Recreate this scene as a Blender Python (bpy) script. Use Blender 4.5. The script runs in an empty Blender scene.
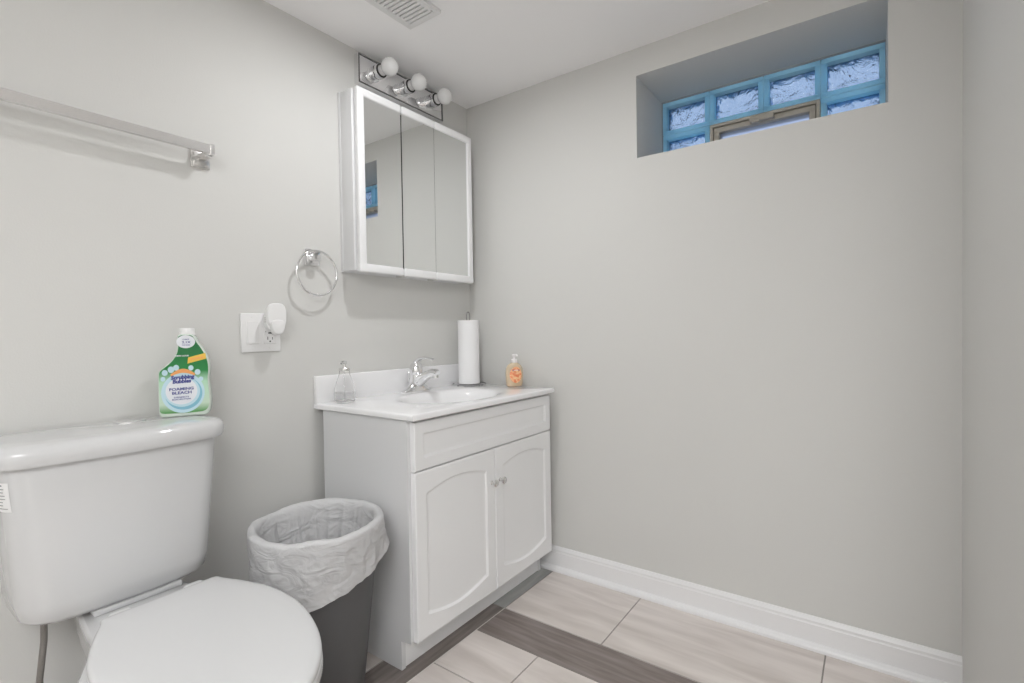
import bpy, bmesh, math, random
from mathutils import Vector, Matrix, noise
S = bpy.context.scene
COL = S.collection
PI = math.pi
random.seed(4)

# ------------------------------------------------------------------ camera
yaw, pitch, roll = .62298, -.01904, -.015466
cy_, sy_ = math.cos(yaw), math.sin(yaw)
F = Vector((-sy_*math.cos(pitch), cy_*math.cos(pitch), math.sin(pitch)))
R0 = Vector((cy_, sy_, 0)); U0 = R0.cross(F)
RR = R0*math.cos(roll) + U0*math.sin(roll)
UU = -R0*math.sin(roll) + U0*math.cos(roll)
cam = bpy.data.cameras.new('camera'); co = bpy.data.objects.new('camera', cam); COL.objects.link(co)
M = Matrix((RR, UU, -F)).transposed().to_4x4(); M.translation = Vector((1.54952, -1.81991, 1.00726))
co.matrix_world = M
cam.sensor_width = 36; cam.sensor_fit = 'HORIZONTAL'; cam.lens = 502.42/1024*36
cam.clip_start = .02
S.camera = co

# ------------------------------------------------------------------ world
W = bpy.data.worlds.new('world'); S.world = W; W.use_nodes = True
nt = W.node_tree; nt.nodes.clear()
out = nt.nodes.new('ShaderNodeOutputWorld'); bg = nt.nodes.new('ShaderNodeBackground')
tc = nt.nodes.new('ShaderNodeTexCoord'); sp = nt.nodes.new('ShaderNodeSeparateXYZ')
rmp = nt.nodes.new('ShaderNodeValToRGB')            # indoor-neutral towards -y, blue winter daylight towards +y
rmp.color_ramp.elements[0].position = .46; rmp.color_ramp.elements[0].color = (1.0, .998, .998, 1)
rmp.color_ramp.elements[1].position = .54; rmp.color_ramp.elements[1].color = (2.1, 2.3, 2.6, 1)
mm = nt.nodes.new('ShaderNodeMath'); mm.operation = 'MULTIPLY_ADD'; mm.inputs[1].default_value = .5; mm.inputs[2].default_value = .5
nz = nt.nodes.new('ShaderNodeTexNoise'); nz.inputs['Scale'].default_value = 16; nz.inputs['Detail'].default_value = 8; nz.inputs['Roughness'].default_value = .7
nr = nt.nodes.new('ShaderNodeValToRGB'); nr.color_ramp.elements[0].position = .40; nr.color_ramp.elements[0].color = (.35, .42, .5, 1)
nr.color_ramp.elements[1].position = .56; nr.color_ramp.elements[1].color = (1.45, 1.3, 1.0, 1)
mix = nt.nodes.new('ShaderNodeMix'); mix.data_type = 'RGBA'; mix.blend_type = 'MULTIPLY'
gt = nt.nodes.new('ShaderNodeMath'); gt.operation = 'GREATER_THAN'; gt.inputs[1].default_value = .5
L = nt.links.new
L(tc.outputs['Generated'], sp.inputs[0]); L(sp.outputs['Y'], mm.inputs[0]); L(mm.outputs[0], rmp.inputs[0]); L(mm.outputs[0], gt.inputs[0])
L(tc.outputs['Generated'], nz.inputs['Vector']); L(nz.outputs[0], nr.inputs[0])
L(gt.outputs[0], mix.inputs[0]); L(rmp.outputs[0], mix.inputs[6]); L(nr.outputs[0], mix.inputs[7])
L(mix.outputs[2], bg.inputs[0]); L(bg.outputs[0], out.inputs[0])
bg.inputs[1].default_value = 1.0

# ------------------------------------------------------------------ lamp in the exhaust fan unit
ld = bpy.data.lights.new('ceiling_lamp', 'AREA'); ld.shape = 'DISK'; ld.size = .055; ld.energy = 5.2; ld.color = (.985, .99, 1)
lo = bpy.data.objects.new('ceiling_lamp', ld); COL.objects.link(lo); lo.location = (.56, -.77, 2.026)

# added fill lamp in the unseen rear of the room, evens the ambient light
l2 = bpy.data.lights.new('added_fill_lamp', 'AREA'); l2.shape = 'RECTANGLE'; l2.size = 1.14; l2.size_y = 1.14; l2.energy = 31.5; l2.color = (.975, .985, 1)
lo2 = bpy.data.objects.new('added_fill_lamp', l2); COL.objects.link(lo2); lo2.location = (1.95, -2.75, 2.038)

# ------------------------------------------------------------------ exposure
V = S.view_settings
S.display_settings.display_device = 'sRGB'
V.view_transform = 'Standard'; V.look = 'None'; V.gamma = 1; V.use_curve_mapping = False
V.exposure = -.05
S.cycles.max_bounces = 14; S.cycles.diffuse_bounces = 8; S.cycles.transmission_bounces = 12; S.cycles.glossy_bounces = 8; S.cycles.transparent_max_bounces = 12
S.cycles.caustics_reflective = True; S.cycles.caustics_refractive = True

# ------------------------------------------------------------------ materials
def mat(name, col, rough=.5, metal=0, trans=0, ior=1.45, coat=0, spec=.5, bump=None, emit=None, sss=0):
    m = bpy.data.materials.new(name); m.use_nodes = True
    n = m.node_tree; b = n.nodes['Principled BSDF']
    b.inputs['Base Color'].default_value = (*col, 1); b.inputs['Roughness'].default_value = rough
    b.inputs['Metallic'].default_value = metal; b.inputs['Transmission Weight'].default_value = trans
    b.inputs['IOR'].default_value = ior; b.inputs['Coat Weight'].default_value = coat; b.inputs['Specular IOR Level'].default_value = spec
    if bump:
        sc, st, dist = bump
        t = n.nodes.new('ShaderNodeTexCoord'); z = n.nodes.new('ShaderNodeTexNoise'); z.inputs['Scale'].default_value = sc; z.inputs['Detail'].default_value = 4
        bu = n.nodes.new('ShaderNodeBump'); bu.inputs['Strength'].default_value = st; bu.inputs['Distance'].default_value = dist
        n.links.new(t.outputs['Object'], z.inputs['Vector']); n.links.new(z.outputs[0], bu.inputs['Height']); n.links.new(bu.outputs[0], b.inputs['Normal'])
    if emit: b.inputs['Emission Color'].default_value = (*emit[0], 1); b.inputs['Emission Strength'].default_value = emit[1]
    return m
def varied(m, c1, c2, scale, stretch=(1, 1, 1), detail=5, lo=.3, hi=.7):
    n = m.node_tree; b = n.nodes['Principled BSDF']
    t = n.nodes.new('ShaderNodeTexCoord'); mp = n.nodes.new('ShaderNodeMapping'); mp.inputs['Scale'].default_value = stretch
    z = n.nodes.new('ShaderNodeTexNoise'); z.inputs['Scale'].default_value = scale; z.inputs['Detail'].default_value = detail; z.inputs['Distortion'].default_value = .4
    r = n.nodes.new('ShaderNodeValToRGB'); r.color_ramp.elements[0].position = lo; r.color_ramp.elements[1].position = hi
    r.color_ramp.elements[0].color = (*c1, 1); r.color_ramp.elements[1].color = (*c2, 1)
    n.links.new(t.outputs['Object'], mp.inputs[0]); n.links.new(mp.outputs[0], z.inputs['Vector']); n.links.new(z.outputs[0], r.inputs[0]); n.links.new(r.outputs[0], b.inputs['Base Color'])
    return m
m_wall = varied(mat('wall_paint', (.62, .61, .58), .62, bump=(240, .12, .002)), (.625, .623, .606), (.64, .638, .621), 1.3)
m_ceil = mat('ceiling_paint', (.90, .898, .905), .8, bump=(180, .1, .002))
m_trim = mat('white_trim_paint', (.80, .80, .81), .35)
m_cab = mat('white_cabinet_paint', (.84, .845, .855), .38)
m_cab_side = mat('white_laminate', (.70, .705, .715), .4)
m_marble = mat('cultured_marble', (.83, .83, .84), .12, coat=.3)
m_porc = mat('porcelain', (.61, .613, .62), .1, coat=.4)
m_seatp = mat('white_seat_plastic', (.64, .643, .65), .22)
m_chrome = mat('chrome', (.86, .86, .87), .08, metal=1)
m_brushed = mat('brushed_nickel', (.80, .79, .78), .25, metal=1)
m_mirror = mat('mirror_glass', (.86, .875, .87), .0, metal=1)
m_black = mat('dark_gap', (.02, .02, .02), .7)
m_can = varied(mat('charcoal_plastic', (.07, .07, .072), .5, bump=(300, .2, .001)), (.085, .085, .087), (.105, .105, .108), 3)
m_plate = mat('white_device_plastic', (.78, .78, .78), .35)
m_grille = mat('white_vent_plastic', (.74, .74, .74), .5)
m_bulb = mat('frosted_bulb_glass', (.70, .70, .70), .25, coat=.3)
m_wire = mat('polished_steel_wire', (.42, .42, .43), .18, metal=1)
m_paper = mat('paper_towel', (.86, .86, .87), .9, bump=(500, .4, .002))
m_card = mat('cardboard', (.45, .36, .26), .9)
m_glass = mat('clear_glass', (1, 1, 1), .02, trans=1, ior=1.18)
m_clear_plastic = mat('clear_plastic', (.95, .95, .95), .1, trans=.9, ior=1.3)
m_liquid = mat('clear_liquid', (.97, .97, .97), .03, trans=1, ior=1.2)
m_ltile = varied(mat('beige_tile', (.5, .45, .41), .28), (.56, .51, .48), (.72, .67, .64), 2.2, (1.2, 9, 1), 6, .34, .66)
m_dtile = varied(mat('brown_wood_look_tile', (.13, .11, .1), .3), (.155, .128, .117), (.29, .25, .235), 3.2, (1.6, 16, 1), 7, .3, .72)
m_dtile2 = varied(mat('brown_border_tile', (.13, .11, .1), .3), (.14, .118, .108), (.26, .225, .21), 3.2, (16, 1.6, 1), 7, .3, .72)
m_sheen_tile = varied(mat('border_tile_painted_sheen', (.3, .3, .3), .22), (.30, .305, .30), (.40, .40, .39), 3.2, (12, 1.6, 1), 6, .3, .7)  # brown border tile with a pale reflection painted into its colour
m_grout = mat('grout', (.30, .28, .26), .9)
m_lgrout = mat('light_grout', (.7, .68, .65), .9)
def bagmat():
    m = bpy.data.materials.new('white_bag_film'); m.use_nodes = True; n = m.node_tree
    b = n.nodes['Principled BSDF']; b.inputs['Base Color'].default_value = (.86, .86, .87, 1); b.inputs['Roughness'].default_value = .38
    tr = n.nodes.new('ShaderNodeBsdfTranslucent'); tr.inputs[0].default_value = (.8, .8, .81, 1)
    tp = n.nodes.new('ShaderNodeBsdfTransparent'); tp.inputs[0].default_value = (.9, .9, .9, 1)
    a = n.nodes.new('ShaderNodeMixShader'); a.inputs[0].default_value = .35
    c = n.nodes.new('ShaderNodeMixShader'); c.inputs[0].default_value = .07
    t = n.nodes.new('ShaderNodeTexCoord'); mp = n.nodes.new('ShaderNodeMapping'); mp.inputs['Scale'].default_value = (1, 1, 2.2)
    z = n.nodes.new('ShaderNodeTexNoise'); z.inputs['Scale'].default_value = 11; z.inputs['Detail'].default_value = 3; z.inputs['Distortion'].default_value = 1.8
    bu = n.nodes.new('ShaderNodeBump'); bu.inputs['Strength'].default_value = .55; bu.inputs['Distance'].default_value = .02
    n.links.new(t.outputs['Object'], mp.inputs[0]); n.links.new(mp.outputs[0], z.inputs['Vector']); n.links.new(z.outputs[0], bu.inputs['Height'])
    n.links.new(bu.outputs[0], b.inputs['Normal']); n.links.new(bu.outputs[0], tr.inputs['Normal'])
    n.links.new(b.outputs[0], a.inputs[1]); n.links.new(tr.outputs[0], a.inputs[2]); n.links.new(a.outputs[0], c.inputs[1]); n.links.new(tp.outputs[0], c.inputs[2])
    n.links.new(c.outputs[0], n.nodes['Material Output'].inputs[0]); return m
m_bag = bagmat()
def blockglass():
    m = mat('wavy_glass_block', (.165, .225, .36), .04, trans=1, ior=1.35); n = m.node_tree; b = n.nodes['Principled BSDF']
    t = n.nodes.new('ShaderNodeTexCoord'); z = n.nodes.new('ShaderNodeTexNoise'); z.inputs['Scale'].default_value = 15; z.inputs['Detail'].default_value = 4; z.inputs['Distortion'].default_value = 1.6
    bu = n.nodes.new('ShaderNodeBump'); bu.inputs['Strength'].default_value = 1; bu.inputs['Distance'].default_value = .03
    n.links.new(t.outputs['Object'], z.inputs['Vector']); n.links.new(z.outputs[0], bu.inputs['Height']); n.links.new(bu.outputs[0], b.inputs['Normal'])
    return m
m_block = blockglass()
def edgeglass():
    m = bpy.data.materials.new('blue_glass_edge'); m.use_nodes = True; n = m.node_tree
    b = n.nodes['Principled BSDF']; b.inputs['Base Color'].default_value = (.25, .50, .82, 1); b.inputs['Roughness'].default_value = .15
    tr = n.nodes.new('ShaderNodeBsdfTranslucent'); tr.inputs[0].default_value = (.68, .90, 1.0, 1)
    a = n.nodes.new('ShaderNodeMixShader'); a.inputs[0].default_value = .85
    n.links.new(b.outputs[0], a.inputs[1]); n.links.new(tr.outputs[0], a.inputs[2]); n.links.new(a.outputs[0], n.nodes['Material Output'].inputs[0]); return m
m_edge = edgeglass()
m_vinyl = mat('tan_vinyl', (.50, .46, .40), .45)
m_mortar = mat('window_mortar', (.42, .41, .42), .8)
m_pane = mat('vent_pane_glass', (.22, .27, .42), .35, trans=1, ior=1.3)

# ------------------------------------------------------------------ mesh helpers
def box(bm, x0, x1, y0, y1, z0, z1, bev=0, seg=2, mi=0):
    r = bmesh.ops.create_cube(bm, size=1)
    vs = r['verts']
    for v in vs: v.co = Vector(((x0+x1)/2+v.co.x*(x1-x0), (y0+y1)/2+v.co.y*(y1-y0), (z0+z1)/2+v.co.z*(z1-z0)))
    fs = {f for v in vs for f in v.link_faces}
    for f in fs: f.material_index = mi
    if bev:
        es = {e for v in vs for e in v.link_edges}
        bmesh.ops.bevel(bm, geom=list(es), offset=bev, segments=seg, affect='EDGES', profile=.5)
def bridge(bm, a, b, closed=True, mi=0):
    n = len(a); k = n if closed else n-1
    for i in range(k):
        j = (i+1) % n
        try: f = bm.faces.new((a[i], a[j], b[j], b[i])); f.material_index = mi
        except ValueError: pass
def loft(bm, rings, cap0=True, cap1=True, mi=0):
    L_ = [[bm.verts.new(p) for p in r] for r in rings]
    for a, b in zip(L_, L_[1:]): bridge(bm, a, b, True, mi)
    if cap0: bm.faces.new(list(reversed(L_[0]))).material_index = mi
    if cap1: bm.faces.new(L_[-1]).material_index = mi
    return L_
def lathe(bm, prof, n=32, c=(0, 0), cap0=True, cap1=True, sx=1, sy=1, mi=0):
    return loft(bm, [[(c[0]+sx*r*math.cos(2*PI*i/n), c[1]+sy*r*math.sin(2*PI*i/n), z) for i in range(n)] for r, z in prof], cap0, cap1, mi)
def tube(bm, path, rad, n=12, cap=True, closed=False, flat=1):
    P_ = [Vector(p) for p in path]; m = len(P_)
    rad = rad if isinstance(rad, (list, tuple)) else [rad]*m
    rings = []; prev = None
    for i, p in enumerate(P_):
        if closed: t = (P_[(i+1) % m]-P_[i-1]).normalized()
        else: t = (P_[min(i+1, m-1)]-P_[max(i-1, 0)]).normalized()
        if prev is None:
            up = Vector((0, 0, 1)) if abs(t.z) < .9 else Vector((0, 1, 0))
            a = t.cross(up).normalized()
        else: a = (prev-t*prev.dot(t)).normalized()
        prev = a; b = t.cross(a)
        rings.append([bm.verts.new(p+(a*math.cos(2*PI*k/n)+b*math.sin(2*PI*k/n)*flat)*rad[i]) for k in range(n)])
    for a, b in zip(rings, rings[1:]): bridge(bm, a, b)
    if closed: bridge(bm, rings[-1], rings[0])
    elif cap: bm.faces.new(list(reversed(rings[0]))); bm.faces.new(rings[-1])
def prism(bm, outline, fn, d0, d1, bev=0, seg=3):
    """outline of (u,v) extruded from depth d0 to d1 with rounded rims; fn maps (u,v,d) to a point"""
    c = Vector((sum(p[0] for p in outline)/len(outline), sum(p[1] for p in outline)/len(outline)))
    n = len(outline)
    def inset(o):
        if not o: return outline
        r = []
        for i in range(n):
            a, b, d = Vector(outline[i-1]), Vector(outline[i]), Vector(outline[(i+1) % n])
            t = (d-a).normalized(); nn = Vector((-t.y, t.x))
            r.append(tuple(b+nn*o))
        return r
    rings = []
    if bev:
        for k in range(seg+1):
            a = PI/2*k/seg; rings.append((bev*(1-math.sin(a)), d0+bev*(1-math.cos(a))))
        for k in range(seg, -1, -1):
            a = PI/2*k/seg; rings.append((bev*(1-math.sin(a)), d1-bev*(1-math.cos(a))))
    else: rings = [(0, d0), (0, d1)]
    loft(bm, [[fn(u, v, d) for u, v in inset(o)] for o, d in rings])
def obj(name, bm, m, parent=None, label=None, smooth=True, ang=35, kind=None):
    bmesh.ops.recalc_face_normals(bm, faces=bm.faces)
    me = bpy.data.meshes.new(name); bm.to_mesh(me); bm.free()
    for k in (m if isinstance(m, (list, tuple)) else [m]): me.materials.append(k)
    o = bpy.data.objects.new(name, me); COL.objects.link(o)
    if parent: o.parent = parent
    if label: o['label'] = label
    if kind: o['kind'] = kind
    if smooth and len(me.polygons):
        me.polygons.foreach_set('use_smooth', [True]*len(me.polygons))
        me.set_sharp_from_angle(angle=math.radians(ang))
    return o
def new(): return bmesh.new()
def thing(name, label, cat, loc=(0, 0, 0), rz=0, group=None):
    o = bpy.data.objects.new(name, None); COL.objects.link(o); o.location = loc; o.rotation_euler = (0, 0, rz)
    o.empty_display_size = .05
    o['label'] = label; o['category'] = cat
    if group: o['group'] = group
    return o
def tag(o, label, cat, group=None):
    o['label'] = label; o['category'] = cat
    if group: o['group'] = group
    return o
def at(o, loc): o.location = loc; return o

H = 2.058; RX = 1.747; YB = -3.5; YR = -.74; XR = 2.9   # the room widens to the right beside the camera
# ------------------------------------------------------------------ room shell
b = new(); box(b, -.12, 0, YB, .42, -.05, H+.02); obj('wall_left', b, m_wall, kind='structure', smooth=False)
b = new(); box(b, RX, RX+.12, YR, .42, -.05, H+.02); obj('wall_right', b, m_wall, kind='structure', smooth=False)
b = new(); box(b, RX+.12, XR, YR, YR+.12, -.05, H+.02); obj('wall_side', b, m_wall, kind='structure', smooth=False)
b = new(); box(b, XR, XR+.12, YB-.12, YR+.12, -.05, H+.02); obj('wall_far_right', b, m_wall, kind='structure', smooth=False)
b = new(); box(b, -.12, XR+.12, YB-.12, YB, -.05, H+.02); obj('wall_rear', b, m_wall, kind='structure', smooth=False)
WX0, WX1, WZ0, WZ1 = .832, 1.5865, 1.6515, 1.957      # opening of the deep window recess
def wall_back():
    b = new(); D = .36; r = .006
    # front face and reveals round the opening, its edge softened like a plaster corner bead
    xs = [0, WX0, WX1, RX]; zs = [-.05, WZ0, WZ1, H+.02]
    box(b, 0, WX0, 0, D, -.05, H+.02); box(b, WX1, RX, 0, D, -.05, H+.02)
    box(b, WX0, WX1, 0, D, -.05, WZ0); box(b, WX0, WX1, 0, D, WZ1, H+.02)
    bmesh.ops.remove_doubles(b, verts=b.verts, dist=1e-5)
    obj('wall_back', b, m_wall, kind='structure', smooth=False)
wall_back()
b = new(); box(b, -.12, XR, YB, .42, H, H+.1); obj('ceiling', b, m_ceil, kind='structure', smooth=False)
def floor():
    b = new(); box(b, -.12, XR, YB, .42, -.06, -.0022, mi=0)
    g = .0013
    def t(x0, x1, y0, y1, mi): box(b, x0+g, x1-g, y0+g, y1-g, -.01, 0, .0008, 1, mi)
    bx0, bx1 = .322, .456
    def row(y0, y1, joints, mi):
        for a, c in zip(joints, joints[1:]): t(a, c, y0, y1, mi)
    row(-.37, .03, [bx1, .84, 1.43, 2.03, 2.63, XR], 1)
    row(-.53, -.37, [bx1, 1.53, XR], 2)
    row(-.737, -.53, [bx1, .705, 1.31, 1.91, 2.51, XR], 1)
    row(-1.14, -.737, [bx1, 1.01, 1.61, 2.21, XR], 1)
    row(-1.30, -1.14, [bx1, 1.2, 2.4, XR], 2)
    y = -1.30
    for k in range(4):
        row(y-.40, y, [bx1, .6+.2*(k % 2), 1.2+.2*(k % 2), 1.8+.2*(k % 2), 2.4+.2*(k % 2), XR], 1); y -= .40
    # border planks along the vanity
    t(bx0, bx1, -.37, .03, 4)  # grey strip paints the reflection of toe kick and baseboard
    yy = -.37
    while yy > YB+.05:
        t(bx0, bx1, max(YB, yy-.6), yy, 3); yy -= .6
    yy = .03
    while yy > YB+.05:
        t(-.05, bx0, max(YB, yy-.62), yy, 1); yy -= .62
    box(b, bx1-.0012, bx1+.0014, YB, -.37, -.004, -.0003, mi=5)
    obj('floor', b, [m_grout, m_ltile, m_dtile, m_dtile2, m_sheen_tile, m_lgrout], kind='structure', smooth=False)
floor()
# baseboards: tall board with stepped ogee top and a quarter-round shoe
HB = .098
prof = [(0, 0), (.030, 0), (.0295, .008), (.026, .014), (.018, .0185), (.0125, .020), (.0125, HB-.024), (.0105, HB-.020), (.0105, HB-.012), (.007, HB-.006), (.004, HB), (0, HB)]
b = new(); loft(b, [[(x, -d, z) for d, z in prof] for x in (.0305, RX)]); obj('baseboard_back', b, m_trim, kind='structure', ang=25)
b = new(); loft(b, [[(d, y, z) for d, z in prof] for y in (YB, 0)]); obj('baseboard_left', b, m_trim, kind='structure', ang=25)

# ------------------------------------------------------------------ window: glass blocks with a hopper vent
wroot = bpy.data.objects.new('window_1', None); COL.objects.link(wroot); wroot['kind'] = 'structure'; wroot.location = (0, 0, 0)
BX = [.8335, 1.022, 1.217, 1.401, 1.5865]; BZ = [WZ0, 1.818, WZ1-.004]
def block(x0, x1, z0, z1, y=.285):
    b = new(); d = .075; e = .017
    for (a0, a1, c0, c1) in ((x0, x1, z0, z0+e), (x0, x1, z1-e, z1), (x0, x0+e, z0+e, z1-e), (x1-e, x1, z0+e, z1-e)):
        box(b, a0, a1, y, y+d, c0, c1, .002, 2)
    f = obj('glass_block', b, m_edge, wroot)
    # wavy face panes, bowed, closing both sides of the hollow block
    b = new(); n = 22; mz = 14
    for yy in (y+.030,):
        vs = []
        for s in (0, .007):
            g = [[b.verts.new((x0+e-.001+(x1-x0-2*e+.002)*i/n, yy+s+.003*noise.noise(Vector((x0*7+i*.55+s*300, z0*9+j*.6, s*90))), z0+e-.001+(z1-z0-2*e+.002)*j/mz)) for j in range(mz+1)] for i in range(n+1)]
            for i in range(n):
                for j in range(mz): b.faces.new((g[i][j], g[i+1][j], g[i+1][j+1], g[i][j+1]))
            vs.append(g)
        g, h = vs
        ring = [(i, 0) for i in range(n)]+[(n, j) for j in range(mz)]+[(i, mz) for i in range(n, 0, -1)]+[(0, j) for j in range(mz, 0, -1)]
        bridge(b, [g[i][j] for i, j in ring], [h[i][j] for i, j in ring])
    obj('wavy_pane', b, m_block, f)
for i in range(4): block(BX[i]+.001, BX[i+1]-.001, BZ[1]+.001, BZ[2])
for i in (0, 3): block(BX[i]+.001, BX[i+1]-.001, BZ[0], BZ[1]-.001)
vx0, vx1, vz1 = BX[1]+.002, BX[3]-.002, BZ[1]-.002
b = new(); y = .281
for (e0, e1, d0) in ((0, .012, 0), (.0145, .034, .006)):
    box(b, vx0+e0, vx1-e0, y+d0, y+.07, vz1-e1, vz1-e0, .002, 2)
    for xa, xb in ((vx0+e0, vx0+e1), (vx1-e1, vx1-e0)): box(b, xa, xb, y+d0, y+.07, WZ0, vz1-e1+.002, .002, 2)
obj('vent_frame', b, m_vinyl, wroot)
b = new(); box(b, vx0+.01, vx1-.01, y+.02, y+.06, vz1-.016, vz1-.011); 
for xa in (vx0+.011, vx1-.016): box(b, xa, xa+.005, y+.02, y+.06, WZ0, vz1-.012)
obj('vent_gasket', b, m_black, wroot)
b = new(); cxv = (vx0+vx1)/2
box(b, cxv-.042, cxv+.042, y-.012, y+.012, vz1-.03, vz1-.008, .004, 3); box(b, cxv-.03, cxv-.004, y-.022, y-.008, vz1-.038, vz1-.026, .003, 2)
obj('vent_latch', b, m_vinyl, wroot)
b = new(); box(b, vx0+.033, vx1-.033, y+.03, y+.036, WZ0, vz1-.033); obj('vent_pane', b, m_pane, wroot)
b = new()
for (a0, a1, c0, c1) in ((WX0, WX1, WZ1-.0045, WZ1), (WX0, WX0+.0018, WZ0, WZ1-.004), (WX1-.0018, WX1, WZ0, WZ1-.004)): box(b, a0, a1, .279, .35, c0, c1)
obj('window_surround', b, m_mortar, wroot)

# ------------------------------------------------------------------ exhaust fan and light unit on the ceiling
t = thing('exhaust_fan_light', 'white ceiling exhaust fan unit with slotted grille and light, above the vanity', 'exhaust fan', (.45, -.78, H))
b = new()
def fr(bm, x0, x1, y0, y1, z0, z1, w, bev=.002):
    box(bm, x0, x1, y0, y0+w, z0, z1, bev); box(bm, x0, x1, y1-w, y1, z0, z1, bev); box(bm, x0, x0+w, y0+w-.001, y1-w+.001, z0, z1, bev); box(bm, x1-w, x1, y0+w-.001, y1-w+.001, z0, z1, bev)
fx0, fx1, fy0, fy1 = -.185, -.04, -.19, .18
fr(b, fx0, fx1, fy0, fy1, -.012, 0, .022); box(b, fx0+.01, fx1-.01, fy0+.01, fy1-.01, -.003, 0)
obj('grille_frame', b, m_grille, t)
b = new(); yy = fy0+.03
while yy < fy1-.03:
    box(b, fx0+.02, fx1-.02, yy, yy+.011, -.0105, -.004, .001, 1); yy += .016
obj('grille_slats', b, m_grille, t)
b = new(); lathe(b, [(.004, -.013), (.004, -.011)], 12, (fx1-.014, fy1-.03)); obj('screw', b, m_brushed, t)
b = new(); fr(b, fx1+.006, .21, fy0, fy1-.09, -.012, 0, .02); obj('light_frame', b, m_grille, t)
b = new(); lathe(b, [(.06, -.020), (.064, -.012), (.064, 0)], 32, (.11, .01))
obj('lamp_lens', b, mat('lamp_lens', (.9, .9, .88), .4, emit=((1, .98, .95), 3)), t)

t = thing('added_fill_panel', 'added flat square fill panel with white frame, unseen behind the camera', 'ceiling light', (1.95, -2.75, H))  # glowing panel added to even out the room light
b = new(); fr(b, -.6, .6, -.6, .6, -.018, 0, .02); obj('added_fill_panel_frame', b, m_grille, t)
b = new(); box(b, -.585, .585, -.585, .585, -.012, -.002); obj('added_fill_diffuser', b, mat('fill_panel_diffuser', (.9, .9, .9), .5, emit=((1, 1, .99), 4)), t)

# ------------------------------------------------------------------ vanity light bar
def light_bar():
    t = thing('vanity_light_bar', 'chrome bar light with three frosted round bulbs above the mirrored cabinet', 'vanity light', (0, -.412, 1.983))
    w, h = .222, .054
    b = new(); box(b, .0, .026, -w, w, -h, h, .003, 2); obj('back_plate', b, m_chrome, t)
    b = new(); fr2 = .006
    box(b, .0255, .0285, -w+.002, w-.002, h-.006, h-.001, .001, 1); box(b, .0255, .0285, -w+.002, w-.002, -h+.001, -h+.006, .001, 1)
    box(b, .0255, .0285, -w+.001, -w+.006, -h+.001, h-.001, .001, 1); box(b, .0255, .0285, w-.006, w-.001, -h+.001, h-.001, .001, 1)
    obj('plate_rim', b, mat('rim_painted_reflection', (.22, .22, .22), .2, metal=1), t)  # darker chrome paints the dark reflection and shadow line of the bevel
    for y in (-.153, -.008, .137):
        b = new()
        pr = [(.0255, .0285), (.029, .0285), (.030, .0262), (.046, .0262), (.0465, .0245), (.0485, .0245), (.049, .0262), (.068, .0262), (.0705, .0245), (.0705, .021)]
        n = 32
        loft(b, [[(x, y+r*math.cos(2*PI*k/n), r*math.sin(2*PI*k/n)) for k in range(n)] for x, r in pr]); s = obj('socket', b, m_chrome, t)
        b = new(); loft(b, [[(x, y+r*math.cos(2*PI*k/n), r*math.sin(2*PI*k/n)) for k in range(n)] for x, r in [(.0695, .0235), (.0735, .0245), (.0745, .020)]]); obj('socket_gasket', b, m_black, s)
        b = new(); R = .0315; cx = .117
        pr = [(.0735, .0195), (.080, .0185), (.086, .0165)]+[(cx-R*math.cos(a), R*math.sin(a)) for a in [math.radians(28+ (152)*k/16) for k in range(17)]]
        pr[-1] = (cx+R, .0005)
        loft(b, [[(x, y+r*math.cos(2*PI*k/n), r*math.sin(2*PI*k/n)) for k in range(n)] for x, r in pr]); obj('bulb', b, m_bulb, s)
light_bar()

# ------------------------------------------------------------------ mirrored medicine cabinet
def med_cabinet():
    y0, y1, z0, z1 = -.6975, -.0855, 1.2275, 1.8735
    t = thing('medicine_cabinet', 'white wall cabinet with three mirrored doors above the sink', 'medicine cabinet', (0, (y0+y1)/2, z0))
    O = Vector((0, -(y0+y1)/2, -z0))
    def add(name, b, m, p=t, **k):
        bmesh.ops.translate(b, verts=b.verts, vec=O); return obj(name, b, m, p, **k)
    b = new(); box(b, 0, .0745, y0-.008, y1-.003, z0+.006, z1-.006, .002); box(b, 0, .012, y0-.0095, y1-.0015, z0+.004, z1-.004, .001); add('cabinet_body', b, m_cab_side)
    b = new()
    for y in (-.485, -.315):
        b = new(); box(b, .05, .088, y-.012, y+.012, z0-.003, z0+.004, .001); add('hinge_clip', b, m_brushed)
    ya, yb = -.4935, -.3175
    X0, X1 = .0775, .0985; W_ = .030
    for i, (a, c, sl, sr) in enumerate(((y0, ya-.0032, 1, 0), (ya+.0022, yb-.0008, 0, 0), (yb+.0008, y1, 0, 1))):
        # rails with rounded profile; free ends round over towards the next door
        b = new()
        for zz0, zz1 in ((z0, z0+W_), (z1-W_, z1)):
            box(b, X0, X1, a, c, zz0, zz1, .0055, 3)
        if sl: box(b, X0+.0005, X1-.0006, a+.0006, a+W_, z0+.005, z1-.005, .005, 3)
        if sr: box(b, X0+.0005, X1-.0006, c-W_, c-.0006, z0+.005, z1-.005, .005, 3)
        box(b, X0+.0002, X0+.0022, a+.001, c-.001, z0+.005, z1-.005)
        d = add('door', b, m_cab)
        b = new(); box(b, X0+.003, X1-.0065, a+(.026 if sl else 0), c-(.026 if sr else 0), z0+.026, z1-.026)
        add('mirror', b, m_mirror, d, smooth=False)
    b = new(); box(b, .0742, .0830, ya-.0030, ya+.0030, z0+.03, z1-.03); add('door_gap_strip', b, m_black)
med_cabinet()

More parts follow.
